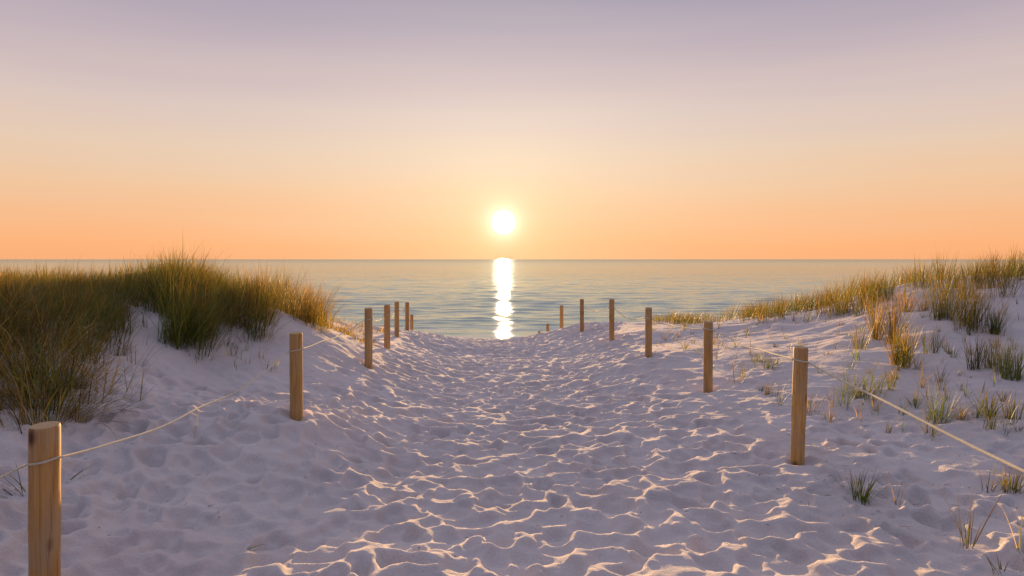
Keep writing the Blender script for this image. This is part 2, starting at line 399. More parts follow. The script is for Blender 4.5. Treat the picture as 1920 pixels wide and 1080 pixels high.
def stamps(n, x0, x1, y0, y1, lo, hi, size=1.0, m_lo=.35, m_hi=9):
    P = np.c_[SR.uniform(x0, x1, n), y0 + (y1 - y0) * SR.rand(n)]
    pm = path_mask(P[:, 0], P[:, 1])
    for (x, y), m_ in zip(P, pm):
        if not (m_lo <= m_ <= m_hi): continue
        th = math.radians(90) + SR.normal(0, .55)
        k = size * SR.uniform(.8, 1.25)
        stamp(x, y, .150 * k, .098 * k * SR.uniform(.85, 1.3), th, SR.uniform(lo, hi), SR.uniform(.005, .014) * hi / .05, SR.uniform(0, 6.28))
stamps(950, -2.3, 2.7, 1.5, 9, .022, .052)
stamps(800, -2.5, 2.8, 9, 19.5, .022, .048, 1.15)
stamps(620, -3.6, -0.9, 2, 6.2, .026, .056, .8, 0, .5)
stamps(260, 1.6, 3.4, 2, 8, .006, .022, .9, 0, .4)
for i_, (px_, d_) in enumerate([(84, 2.6), (555, 5.3), (691, 8.5), (726, 10.7), (744, 14), (763, 16.5), (1497, 4.9), (1328, 7.5), (1216, 9.9), (1147, 13.4), (1091, 16.4)]):
    stamp((px_ - CX) / F * d_, d_ - .03, .13, .12, i_ * 1.3, .028, .014, 4.2 + i_ * .7)     # sand scooped out round each post
D_ = Z2 - BASE2; cap = 0.034
pm_ = smooth01(-5, -3.4, X) * smooth01(5, 3.4, X) * smooth01(24, 19, Y)
D_ = np.where(D_ > 0, D_ * (1 - pm_) + pm_ * cap * (1 - np.exp(-np.maximum(D_, 0) / cap)), D_)      # loose sand holds no spikes
for _ in range(2):
    D_[1:-1, 1:-1] = 0.5 * D_[1:-1, 1:-1] + 0.125 * (D_[:-2, 1:-1] + D_[2:, 1:-1] + D_[1:-1, :-2] + D_[1:-1, 2:])
Z2 = BASE2 + D_
lump = fbm(X * 17, Y * 17, 3, 1)
Z2 += (0.004 * lump + 0.006 * np.maximum(fbm(X * 9 + 3, Y * 9, 3, 2), 0)) * smooth01(22, 16, Y)
Z = Z2.ravel()
def ground(x, y):
    """height of the finished sand sheet"""
    x = np.asarray(x, float); y = np.asarray(y, float)
    j = np.clip(np.searchsorted(xs, x) - 1, 0, len(xs) - 2); i = np.clip(np.searchsorted(ys, y) - 1, 0, len(ys) - 2)
    fx = (x - xs[j]) / (xs[j + 1] - xs[j]); fy = (y - ys[i]) / (ys[i + 1] - ys[i])
    return (Z2[i, j] * (1 - fx) + Z2[i, j + 1] * fx) * (1 - fy) + (Z2[i + 1, j] * (1 - fx) + Z2[i + 1, j + 1] * fx) * fy
def gz(x, y):
    return float(ground(np.array([x]), np.array([y]))[0])
# beyond the modelled beach the sea floor just keeps falling
Z = np.where(Y.ravel() > 48, Z - np.minimum((Y.ravel() - 48) * 0.03, 8), Z)
sand = np_mesh('sand_ground', np.c_[X.ravel(), Y.ravel(), Z], [grid_faces(len(ys), len(xs))], M_SAND)
tag(sand, 'pale trampled sand of the beach path and dunes', None, None, 'structure')

# ------------------------------------------------------------------ sea
sx = steps(0, 30000, lambda x: 0.35 if x < 45 else 0.35 + (x - 45) * 0.09)
sx = np.concatenate([-sx[:0:-1], sx])
sy = steps(30, 30000, lambda y: 0.11 if y < 60 else 0.11 + (y - 60) * 0.011 if y < 400 else y * 0.06)
SX, SY = np.meshgrid(sx, sy)
def waves(x, y):
    z = 0
    r = np.random.RandomState(4)
    for lam, amp in [(7.5, .022), (5.2, .024), (3.7, .026), (2.6, .026), (1.9, .022), (1.5, .018), (1.2, .014)] * 2:
        th = math.radians(90 + r.uniform(-27, 27)); lam = lam * r.uniform(.85, 1.15)
        kx, ky = math.cos(th) * 6.283 / lam, math.sin(th) * 6.283 / lam
        ph = x * kx + y * ky + r.uniform(0, 6.28) + 2.2 * vnoise(x * .05 + r.uniform(0, 99), y * .08, 1)
        z = z + amp * 1.25 * (1 - np.abs(np.sin(ph / 2))) * (0.8 + 1.2 * vnoise(x / lam / 3 + 7, y / lam / 3, 2))
    return z - 0.08
SZ = waves(SX.ravel(), SY.ravel()) * smooth01(420, 140, SY.ravel()) * smooth01(33, 44, SY.ravel()) * smooth01(400, 120, np.abs(SX.ravel()))
sea = np_mesh('sea', np.c_[SX.ravel(), SY.ravel(), SZ], [grid_faces(len(sy), len(sx))], M_SEA)
tag(sea, 'calm rippled sea reaching the horizon', None, None, 'structure')

# ------------------------------------------------------------------ posts
def make_post(X0, Y0, ztop, rad, lean=(0, 0), sq=0.0, seed=0):
    r = np.random.RandomState(seed)
    zb = gz(X0, Y0) - 0.35
    h = ztop - zb
    prof = [(0, 1.0)] + [(h * t, 1.0 + 0.012 * r.randn()) for t in np.linspace(0.1, 0.9, 9)] + [(h - 0.012, 1.0), (h - 0.004, 0.975), (h, 0.91)]
    ns = 40
    ang = np.arange(ns) * 2 * math.pi / ns
    wob = 1 + 0.018 * np.sin(2 * ang + r.rand() * 6) + 0.012 * np.sin(3 * ang + r.rand() * 6)
    if sq: wob = wob * (1 - sq * np.maximum(0, np.cos(ang - math.radians(-70))) ** 3)
    V = []
    for z, k in prof:
        tilt = 0.004 * np.sin(ang + r.rand() * 0.2) if z > h - 0.02 else 0
        V.append(np.c_[np.cos(ang) * rad * k * wob + lean[0] * z, np.sin(ang) * rad * k * wob + lean[1] * z, np.full(ns, z) + tilt])
    zc = h + 0.001
    V.append(np.array([[lean[0] * h, lean[1] * h, zc]]))
    V = np.concatenate(V)
    n = len(prof); q = []
    for i in range(n - 1):
        for j in range(ns):
            q.append((i * ns + j, i * ns + (j + 1) % ns, (i + 1) * ns + (j + 1) % ns, (i + 1) * ns + j))
    t = [((n - 1) * ns + j, (n - 1) * ns + (j + 1) % ns, n * ns) for j in range(ns)]
    o = np_mesh('wooden_post', V, [np.array(q), np.array(t)], M_WOOD)
    o.data.materials.append(M_END)
    mi = np.zeros(len(q) + len(t), dtype=np.int32); mi[len(q):] = 1
    o.data.polygons.foreach_set('material_index', mi)
    sm = np.ones(len(q) + len(t), dtype=bool); sm[len(q):] = False
    o.data.polygons.foreach_set('use_smooth', sm)
    o.location = (X0, Y0, zb)
    return o
# (px of the axis, distance, py of the top, radius, seed, label)
LEFT = [
    (84, 2.6, 797, .051, 1, 'thick wooden post in the near left corner, foot cut off by the picture edge'),
    (555, 5.3, 624, .050, 2, 'second post in the left row, with a dark knot near its foot'),
    (691, 8.5, 578, .050, 3, 'third post from the viewer in the left row, beside a sunlit sand patch'),
    (726, 10.7, 572, .048, 4, 'fourth post from the viewer in the left row, just right of the wider third one'),
    (744, 14.0, 566, .048, 5, 'fifth post from the viewer in the left row, dark against the sea'),
    (763.5, 16.5, 567, .048, 6, 'sixth post from the viewer in the left row, touching the short last one'),
    (772, 18.6, 590, .045, 7, 'shortest and last post of the left row, at the crest by the sea'),
]
RIGHT = [
    (1502, 4.9, 651, .050, 8, 'leaning post nearest to the viewer on the right, with a flat sawn face'),
    (1328, 7.5, 603, .050, 9, 'second wooden post from the viewer in the right row, below the grassy dune edge'),
    (1216, 9.9, 577, .050, 10, 'third post from the viewer in the right row, below the low grass'),
    (1147, 13.4, 561, .052, 11, 'fourth wooden post from the viewer in the right row, its top against the sea'),
    (1091, 16.4, 561, .050, 12, 'fifth post from the viewer in the right row, on the sand crest'),
    (1053, 19.5, 573, .050, 13, 'sixth post in the right row, standing just past the sand crest with its foot hidden'),
    (1027, 22.5, 607, .050, 14, 'short looking post top peeping over the sand crest, seventh of the right row'),
    (1011, 25.0, 621, .050, 15, 'tiny post tip lowest on the sand crest, farthest of the right row'),
]
posts = {}
for side, rows in (('L', LEFT), ('R', RIGHT)):
    posts[side] = []
    for i, (px, d, py, r, sd, lab) in enumerate(rows):
        x = (px - CX) / F * d; zt = CAMZ - (py - HY) / F * d
        ln = (0, 0); sq = 0
        if sd == 8: ln = (0.033, 0.0); sq = 0.16
        if sd == 9: ln = (0.004, 0)
        if sd == 2: ln = (-0.006, 0)
        h = zt - gz(x, d) + 0.35
        o = make_post(x - ln[0] * h, d, zt, r, ln, sq, sd)
        tag(o, lab, 'post', 'wooden posts in two rows along the beach path')
        posts[side].append((x, d, zt, r))

# ------------------------------------------------------------------ ropes
def tube(name, pts, rad, m, ns=8):
    P = np.array(pts); n = len(P)
    T = np.gradient(P, axis=0); T /= np.linalg.norm(T, axis=1)[:, None]
    up = np.array([0, 0, 1.0]); A = np.cross(T, up); A /= np.linalg.norm(A, axis=1)[:, None] + 1e-9
    B = np.cross(A, T)
    s = np.r_[0, np.cumsum(np.linalg.norm(np.diff(P, axis=0), axis=1))]
    V = []
    for j in range(ns):
        a = 2 * math.pi * j / ns
        rr = rad * (1 + 0.16 * np.cos(3 * (a + s * 90)))[:, None]
        V.append(P + rr * (math.cos(a) * A + math.sin(a) * B))
    V = np.stack(V, 1).reshape(-1, 3)
    i = np.arange(n - 1)[:, None] * ns; j = np.arange(ns)[None, :]
    q = np.stack([i + j, i + (j + 1) % ns, i + ns + (j + 1) % ns, i + ns + j], -1).reshape(-1, 4)
    return np_mesh(name, V, [q], m)
def rope_path(att, side, sags):
    """att: list of (x, y, z, r) where the rope crosses the viewer's side of each post"""
    pts = []
    rr = random.Random(5 if side == 'L' else 8)
    for k, (x, y, z, r) in enumerate(att):
        R = r + 0.004
        # short pass round the front of the post, rising towards the next one
        if r > 0:
            for t in np.linspace(0, 1, 9):
                a = math.radians(-165 + 150 * t) if side == 'L' else math.radians(-15 - 150 * t)
                pts.append((x + R * math.cos(a), y + R * math.sin(a), z + 0.022 * (t - 0.5)))
        else: pts.append((x, y, z))
        if k < len(att) - 1:
            x2, y2, z2, r2 = att[k + 1]
            a = np.array(pts[-1])
            s2 = -165 if side == 'L' else -15
            b = np.array([x2 + (r2 + .004) * math.cos(math.radians(s2)), y2 + (r2 + .004) * math.sin(math.radians(s2)), z2 - 0.011])
            n = 60; sag = sags[k]
            ph = [rr.uniform(0, 6.28) for _ in range(4)]
            for i in range(1, n):
                t = i / n
                p = a + (b - a) * t
                w = math.sin(math.pi * t)
                p[2] -= sag * 4 * t * (1 - t) - w * (0.008 * math.sin(9 * t + ph[0]) + 0.005 * math.sin(19 * t + ph[1]))
                p[0] += w * (0.010 * math.sin(8 * t + ph[2]) + 0.006 * math.sin(17 * t + ph[3]))
                pts.append(tuple(p))
    return pts
def att(side, i, py):
    x, y, zt, r = posts[side][i]
    return (x, y, CAMZ - (py - HY) / F * y, r)
la = [(-1.80, 0.2, 3.42, 0), att('L', 0, 862), att('L', 1, 656), att('L', 2, 599), att('L', 3, 590), att('L', 4, 580), att('L', 5, 577), att('L', 6, 603)]
lr = tube('rope', rope_path(la, 'L', [.02, .10, .03, .05, .08, .05, .02]), 0.0042, M_ROPE)
tag(lr, 'thin pale rope slung from post to post along the left side of the path', 'rope', 'ropes strung between the posts')
ra = [(1.75, 0.3, 3.45, 0), att('R', 0, 676), att('R', 1, 617), att('R', 2, 596), att('R', 3, 577), att('R', 4, 573)]
ra[1] = (ra[1][0] - 0.006, ra[1][1], ra[1][2], ra[1][3] * .95)
rp = rope_path(ra, 'R', [.05, .03, .05, .10, .10])
rt = tube('rope', rp, 0.0064, M_ROPE)
tag(rt, 'thin pale rope sagging between the posts along the right side of the path', 'rope', 'ropes strung between the posts')

# ------------------------------------------------------------------ grass
PAL = {
    'green': [(.075, .145, .035), (.11, .19, .045), (.06, .12, .035), (.15, .20, .06)],
    'olive': [(.15, .145, .028), (.18, .155, .03), (.11, .13, .028), (.24, .18, .04)],
    'straw': [(.44, .31, .10), (.36, .24, .07), (.55, .42, .19), (.28, .18, .05)],
    'dark': [(.06, .055, .02), (.10, .07, .03), (.05, .06, .02), (.16, .11, .05)],
    'grey': [(.15, .19, .11), (.19, .22, .14), (.12, .15, .09)],
}
def blades(bx, by, bz, h, az, th0, kap, wid, cols, tips, seg=5):
    """curved tapering leaves; all arguments are arrays of one value per leaf"""
    n = len(bx); K = seg
    t = np.linspace(0, 1, K + 1)
    th = th0[:, None] + kap[:, None] * t[None, :] ** 1.4
    ds = h[:, None] / K
    rx = np.concatenate([np.zeros((n, 1)), np.cumsum(np.sin(th[:, :-1]) * ds, 1)], 1)
    rz = np.concatenate([np.zeros((n, 1)), np.cumsum(np.cos(th[:, :-1]) * ds, 1)], 1)
    px = bx[:, None] + rx * np.cos(az)[:, None]; py = by[:, None] + rx * np.sin(az)[:, None]; pz = bz[:, None] + rz
    roll = rng.uniform(0, math.pi, n)
    # width direction: across the lean, rolled a little
    wx = -np.sin(az) * np.cos(roll * .5); wy = np.cos(az) * np.cos(roll * .5); wz = 0.25 * np.sin(roll)
    w = wid[:, None] * (1 - t[None, :] ** 2.2) * (0.75 + 0.5 * np.minimum(1, t[None, :] * 4) * .5)
    w[:, -1] = 0.0002
    A = np.stack([px - wx[:, None] * w, py - wy[:, None] * w, pz - wz[:, None] * w], -1)
    B = np.stack([px + wx[:, None] * w, py + wy[:, None] * w, pz + wz[:, None] * w], -1)
    V = np.stack([A, B], 2).reshape(n, (K + 1) * 2, 3)
    c = cols[:, None, :] * (1 - t[None, :, None] ** 2) + tips[:, None, :] * t[None, :, None] ** 2
    c = np.repeat(c, 2, axis=1)
    c = np.concatenate([c, np.ones(c.shape[:2] + (1,))], -1)
    base = (np.arange(n) * (K + 1) * 2)[:, None]
    k = np.arange(K)[None, :] * 2
    q = np.stack([base + k, base + k + 1, base + k + 3, base + k + 2], -1).reshape(-1, 4)
    return V.reshape(-1, 3), q, c.reshape(-1, 4)
def pick(pal, n):
    names, ws = zip(*pal.items())
    ws = np.array(ws, float); ws /= ws.sum()
    out = np.empty((n, 3)); ch = rng.choice(len(names), n, p=ws)
    for i, nm in enumerate(names):
        s = np.nonzero(ch == i)[0]; P = np.array(PAL[nm])
        out[s] = P[rng.randint(len(P), size=len(s))]
    return out * rng.uniform(.8, 1.2, (n, 1))
class Leaves:
    def __init__(s): s.V = []; s.Q = []; s.C = []; s.n = 0
    def tuft(s, x, y, n, h, spread, pal, lean=0.0, lean_az=0.0, droop=0.9, wid=.0028, flare=.35, hz=.3):
        r = spread * np.sqrt(rng.rand(n)); a = rng.rand(n) * 6.283
        bx = x + r * np.cos(a); by = y + r * np.sin(a)
        bz = ground(bx, by) - 0.012
        out = rng.rand(n) ** .8 * flare
        vx = np.cos(a) * out + lean * math.cos(lean_az); vy = np.sin(a) * out + lean * math.sin(lean_az)
        vx += rng.randn(n) * .17; vy += rng.randn(n) * .17
        az = np.arctan2(vy, vx); th = np.minimum(np.hypot(vx, vy), 1.35)
        hh = h * rng.uniform(1 - hz, 1 + hz * .6, n) * np.where(rng.rand(n) < .12, 1.18, 1)
        kap = droop * rng.rand(n) ** 1.6 * 1.5
        cols = pick(pal, n) * (R2.uniform(.55, 1.35) * np.array([R2.uniform(.88, 1.12), 1.0, R2.uniform(.6, 1.0)]))
        tips = cols * .62 + np.array([.38, .23, .06]) * .38
        V, q, c = blades(bx, by, bz, hh, az, th, kap, wid * rng.uniform(.6, 1.7, n), cols, tips)
        s.V.append(V); s.Q.append(q + s.n); s.C.append(c); s.n += len(V)
    def build(s, name, m=None):
        V = np.concatenate(s.V); lo = V[:, :2].mean(0); z0 = V[:, 2].min()
        org = np.array([lo[0], lo[1], z0])
        o = np_mesh(name, V - org, [np.concatenate(s.Q)], m or M_GRASS, col=np.concatenate(s.C))
        o.location = org
        return o
R2 = random.Random(21)
WIND = math.radians(25)       # leaves lean a little to the right

def cover(lv, pts, hfn, n_tufts, per, pal, lean=.18, spread=.12, wid=.0030, accept=None, droop=.9, thatch=0):
    """scatter tufts in a quad given as four (x, y)"""
    P = np.array(pts, float); k = 0; tries = 0
    while k < n_tufts and tries < n_tufts * 20:
        tries += 1
        u, v = R2.random(), R2.random()
        p = P[0] * (1 - u) * (1 - v) + P[1] * u * (1 - v) + P[2] * u * v + P[3] * (1 - u) * v
        if accept and not accept(p[0], p[1]): continue
        h = hfn(p[0], p[1]) * R2.uniform(.7, 1.1) * (1.3 if R2.random() < .12 else 1)
        lv.tuft(p[0], p[1], int(per * R2.uniform(.5, 1.5)), h, spread * R2.uniform(.7, 1.3), pal(p[0], p[1]) if callable(pal) else pal,
                lean * R2.uniform(.3, 1.6), WIND + R2.uniform(-.7, .7), wid=wid, droop=droop)
        if thatch: lv.tuft(p[0], p[1], thatch, .11, spread * 1.5, {'dark': 3, 'straw': 2, 'olive': 2}, 0, 0, .6, .003, 1.2)
        k += 1

def scr(x, y): return CX + F * x / y
# --- left dune: one unbroken growth
lg = Leaves()
def top_h(x, y):
    """leaf height so the growth has the silhouette of the dune in the photograph"""
    px = scr(x, y)
    want = np.interp(px, [-300, 0, 100, 220, 290, 335, 380, 420, 480, 520, 560, 600, 640], [512, 506, 505, 502, 492, 478, 492, 510, 512, 502, 500, 525, 585])
    zt = CAMZ - (want - HY) / F * y
    return float(np.clip(zt - base_z(x, y), .16, .62))
def left_ok(x, y):
    px = scr(x, y)
    front = np.interp(px, [-400, 0, 130, 160, 250, 300, 330, 380, 400, 480, 530, 570, 620, 650], [4.2, 6.0, 6.6, 6.8, 7.45, 7.3, 6.9, 7.0, 7.5, 7.8, 9.0, 9.2, 9.9, 10.6])
    return y > front + R2.uniform(-.25, .25) and px < 628 - (y - 10) * 6 + R2.uniform(-15, 15)
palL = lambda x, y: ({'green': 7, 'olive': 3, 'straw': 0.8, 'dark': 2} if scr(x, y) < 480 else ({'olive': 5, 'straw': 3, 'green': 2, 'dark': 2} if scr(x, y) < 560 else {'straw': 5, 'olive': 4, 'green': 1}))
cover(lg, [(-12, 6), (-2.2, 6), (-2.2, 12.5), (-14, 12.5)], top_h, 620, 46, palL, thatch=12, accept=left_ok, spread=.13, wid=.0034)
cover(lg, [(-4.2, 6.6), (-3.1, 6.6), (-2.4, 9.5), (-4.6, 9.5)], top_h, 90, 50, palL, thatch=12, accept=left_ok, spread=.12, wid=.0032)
for i in range(260):        # long bent leaves and seed stalks that stand out of the mass
    x = R2.uniform(-7.5, -2.6); y = R2.uniform(6.6, 10.5)
    if not left_ok(x, y): continue
    lg.tuft(x, y, 4, min(top_h(x, y) * 1.25, .6), .08, {'straw': 5, 'olive': 1}, .3, R2.uniform(0, 6.28), 1.9, .004, .6)
tag(lg.build('dune_grass'), 'dense green and golden marram grass covering the left dune', 'grass', None, 'stuff')
# low golden growth right of it, down to the crest
lg = Leaves()
cover(lg, [(-3.3, 9.6), (-2.5, 9.8), (-2.6, 14.5), (-4.2, 14.5)], lambda x, y: .13, 90, 16, {'straw': 4, 'olive': 4, 'green': 1}, spread=.1, wid=.003)
cover(lg, [(-3.2, 9.0), (-2.0, 9.6), (-2.3, 11.6), (-3.5, 11.0)], lambda x, y: .13, 70, 13, {'straw': 4, 'olive': 4, 'green': 1}, spread=.09, wid=.003, droop=1.4)
tag(lg.build('low_grass'), 'low golden grass trailing down the seaward flank of the left dune behind the posts', 'grass', None, 'stuff')

# --- near left clump
lg = Leaves()
for i in range(34):
    px = R2.uniform(-90, 118); d = R2.uniform(4.75, 6.0) - max(0, px) * .002
    x = (px - CX) / F * d
    lg.tuft(x, d, 70, R2.uniform(.42, .60), .13, {'dark': 4, 'green': 2.5, 'straw': 2.2, 'olive': 2}, .3, R2.uniform(0, 6.28), 1.6, .0032, .6)
for i in range(14):
    px = R2.uniform(-90, 60); d = R2.uniform(4.35, 4.8)
    lg.tuft((px - CX) / F * d, d, 40, R2.uniform(.3, .46), .12, {'dark': 2, 'straw': 4, 'olive': 2}, .55, math.radians(200) + R2.uniform(-1, 1), 1.8, .003, .6)
for i in range(60):
    px = R2.uniform(-60, 175); d = R2.uniform(5.6, 6.9)
    lg.tuft((px - CX) / F * d, d, 40, R2.uniform(.26, .40), .12, {'olive': 4, 'green': 3, 'straw': 2}, .25, WIND + R2.uniform(-.8, .8), 1.1, .003, .4)
for i in range(46):
    px = R2.uniform(90, 235); d = R2.uniform(6.2, 8.2)
    lg.tuft((px - CX) / F * d, d, 46, R2.uniform(.26, .42), .13, {'green': 4, 'olive': 3, 'straw': 1, 'dark': 1}, .2, WIND + R2.uniform(-.8, .8), 1.0, .003, .4)
for i in range(26):
    px = R2.uniform(-80, 190); d = R2.uniform(4.5, 5.4)
    lg.tuft((px - CX) / F * d, d, 26, R2.uniform(.22, .42), .14, {'straw': 5, 'dark': 3}, .9, R2.uniform(0, 6.28), 1.2, .0028, .9)
tag(lg.build('grass_clump'), 'big shaggy clump of dark and straw coloured grass above the nearest left post', 'grass', 'single grass tufts on the sand')

def tuft_at(px, py, hpx, n, pal, label, spread_px=14, lean=.15, laz=None, droop=.6, flare=.35, wid=.0026, name='grass_tuft', group='single grass tufts on the sand', k=1, hz=.3):
    lv = Leaves()
    x, y = ground_at(px, py)
    mpp = y / F
    for i in range(k):
        dx = 0 if k == 1 else R2.uniform(-1, 1) * spread_px * mpp
        dy = 0 if k == 1 else R2.uniform(-1, 1) * spread_px * mpp * 1.5
        lv.tuft(x + dx, y + dy, max(3, int(n * (1.0 if n < 30 else 1.8)) // k), hpx * mpp, (spread_px * mpp) * (1 if k == 1 else .5), pal, lean, WIND if laz is None else math.radians(laz), droop, wid, flare, hz)
    o = lv.build(name)
    tag(o, label, 'grass', group)
    return o
GOLD = {'straw': 3, 'olive': 5}; GRN = {'green': 4, 'grey': 3, 'olive': 1}; MIX = {'green': 2, 'olive': 3, 'straw': 1}
DRK = {'green': 3, 'dark': 2, 'grey': 1}; THIN = {'dark': 2, 'grey': 2, 'straw': 1}
tuft_at(1690, 692, 78, 150, {'olive': 4, 'green': 2, 'straw': 2}, 'bushy golden green grass tuft low on the right slope, the fullest single tuft there', 20, k=3)
tuft_at(1852, 703, 66, 140, DRK, 'dark green bushy grass tuft on shaded sand in the middle of the right edge slope', 26, k=3)
tuft_at(1798, 612, 92, 330, MIX, 'wide olive and gold grass clump high on the right dune just below the ridge', 36, k=7)
tuft_at(1655, 642, 95, 170, GOLD, 'tall narrow band of golden grass running down the right slope', 16, k=4)
tuft_at(1578, 590, 56, 60, GOLD, 'small gold lit grass tuft below the middle of the right ridge', 12)
tuft_at(1700, 590, 48, 60, GOLD, 'gold tuft directly above the bushy golden green tuft, close under the ridge', 12)
tuft_at(1730, 585, 46, 40, {'straw': 4, 'olive': 3}, 'bright straw coloured upright tuft under the right ridge', 8)
tuft_at(1612, 655, 60, 36, MIX, 'loose grass tuft left of the tall golden band', 12)
tuft_at(1856, 622, 52, 80, GRN, 'fresh green leafy tuft on the shaded sand near the right edge', 14, k=2)
tuft_at(1745, 672, 60, 34, DRK, 'sparse dark tuft right of the bushy golden green tuft', 14)
tuft_at(1625, 742, 58, 90, {'green': 4, 'olive': 2, 'grey': 2}, 'green tuft of flopped leaves just above the rope right of the leaning post', 34, k=4, flare=.8, droop=1.2)
tuft_at(1762, 790, 68, 46, {'grey': 4, 'green': 3}, 'sparse grey green tuft of upright leaves just below the rope on the right', 15, flare=.5)
tuft_at(1580, 765, 50, 26, {'green': 3, 'grey': 2}, 'short upright green tuft between the leaning post and the rope', 12)
tuft_at(1458, 764, 34, 22, MIX, 'short tuft on the sand just left of the leaning post', 9)
tuft_at(1441, 694, 34, 34, {'green': 3, 'olive': 2}, 'small spreading green tuft under the rope between the two nearest right posts', 12, flare=.9)
tuft_at(1381, 722, 42, 18, THIN, 'thin tuft right of the second right post', 9)
tuft_at(1520, 775, 55, 26, {'olive': 3, 'straw': 2}, 'olive tuft touching the right side of the leaning post', 12)
tuft_at(1614, 935, 62, 30, {'green': 4, 'dark': 2}, 'dark green tuft standing on open sand below the leaning post', 13, flare=.35)
tuft_at(1585, 920, 60, 7, {'green': 2, 'dark': 2}, 'few long leaves bending left beside the dark green tuft on open sand', 4, lean=.75, laz=175, flare=.1)
tuft_at(1682, 940, 56, 5, THIN, 'lone thin stalk on the sand between the dark green tuft and the tall bare stems', 5, flare=.15, wid=.002)
tuft_at(1814, 1020, 118, 22, {'dark': 4, 'grey': 1}, 'tall bare dark stems rising from the sand in the lower right corner', 12, flare=.28, lean=.05, wid=.0022)
tuft_at(1850, 922, 56, 12, {'grey': 2, 'dark': 2, 'straw': 1}, 'thin leaning tuft under the right end of the rope', 10, lean=.3, laz=20)
tuft_at(1897, 925, 52, 34, {'olive': 2, 'dark': 2, 'green': 2}, 'thick short tuft at the right edge under the rope', 13)
tuft_at(1916, 1045, 95, 12, THIN, 'grass stems cut by the right picture edge near the lower corner', 10, wid=.0022)
tuft_at(1880, 1085, 40, 16, MIX, 'low tuft at the very bottom right corner', 14, flare=.9)
tuft_at(1858, 785, 56, 40, GRN, 'spreading green tuft on the right slope above the rope', 18, k=2, flare=.6)
tuft_at(1905, 795, 60, 26, {'grey': 3, 'dark': 1}, 'grey green tuft cut by the right edge above the rope', 12)
tuft_at(1915, 720, 70, 70, GRN, 'dense green tuft cut by the right edge on the upper slope', 18, k=2)
tuft_at(452, 1036, 40, 7, {'green': 3, 'olive': 2}, 'single fallen green grass sprig on the sand at the bottom left', 4, lean=1.15, laz=15, flare=.2, droop=.5, wid=.0032)
tuft_at(364, 812, 62, 3, THIN, 'lone upright stalk on smooth sand between the two nearest left posts', 2, lean=.05, laz=0, flare=.05, wid=.0022)
tuft_at(232, 742, 100, 26, {'dark': 4, 'green': 1, 'straw': 1}, 'dark sprawling grass stalks leaning right on the left slope above the rope', 28, lean=.45, laz=5, flare=.35, k=3)
tuft_at(262, 690, 70, 12, {'green': 3, 'dark': 2}, 'small green sprig in the bare sand hollow of the left dune', 12, lean=.4, laz=15)
tuft_at(160, 780, 80, 40, {'straw': 3, 'dark': 4}, 'tangled brown stalks lying on the sand right of the big shaggy clump', 40, lean=.8, laz=-20, flare=.5, k=5)
tuft_at(205, 640, 95, 60, {'green': 5, 'grey': 2}, 'bright green grass tuft at the top of the bare sand hollow', 16, k=2)
tuft_at(350, 642, 120, 170, {'green': 3, 'olive': 2, 'dark': 2}, 'drooping grass tongue hanging over the sand below the highest left tussock', 30, k=5, lean=.25)
tuft_at(120, 905, 60, 12, {'dark': 3, 'green': 1}, 'dark leaves spreading right from behind the nearest left post', 6, lean=.8, laz=25, flare=.3)
tuft_at(40, 930, 90, 16, {'dark': 4, 'grey': 1}, 'dark leaves drooping left of the nearest left post', 14, lean=1.0, laz=175, flare=.3)
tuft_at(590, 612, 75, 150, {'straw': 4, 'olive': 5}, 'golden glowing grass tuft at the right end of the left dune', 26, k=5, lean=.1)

# --- ridge of the right dune
lg = Leaves()
def right_h(x, y):
    px = scr(x, y)
    want = np.interp(px, [1220, 1350, 1430, 1500, 1560, 1620, 1700, 1760, 1850, 1920, 2100], [588, 577, 564, 540, 512, 498, 472, 466, 466, 470, 478])
    return float(np.clip(CAMZ - (want - HY) / F * y - base_z(x, y), .09, .5))
_clump = lambda x, y: fbm(np.array([x * 2.1]), np.array([y * 2.1]), 2, 3)[0]
def right_ok(x, y):
    if _clump(x, y) < R2.uniform(-.35, .03): return False
    px = scr(x, y)
    near = np.interp(px, [1220, 1300, 1450, 1500, 1600, 1700, 1800, 2100], [16.0, 14.0, 12.4, 11.8, 11.0, 10.9, 10.4, 9.0]) + 1.0 * fbm(np.array([x * 1.3]), np.array([y * 1.3]), 2, 1)[0]
    far = np.interp(px, [1220, 1500, 2100], [18.5, 17.5, 15])
    return near < y < far and 1225 < px < 2200
palR = {'olive': 4, 'straw': 1, 'green': 4, 'dark': 4}
cover(lg, [(2.5, 18.5), (4.0, 10), (11, 9.3), (14, 15)], right_h, 560, 24, palR, thatch=5, accept=right_ok, spread=.14, wid=.0036, lean=.15)
tag(lg.build('ridge_grass'), 'ragged olive and gold marram grass along the ridge of the right dune', 'grass', None, 'stuff')

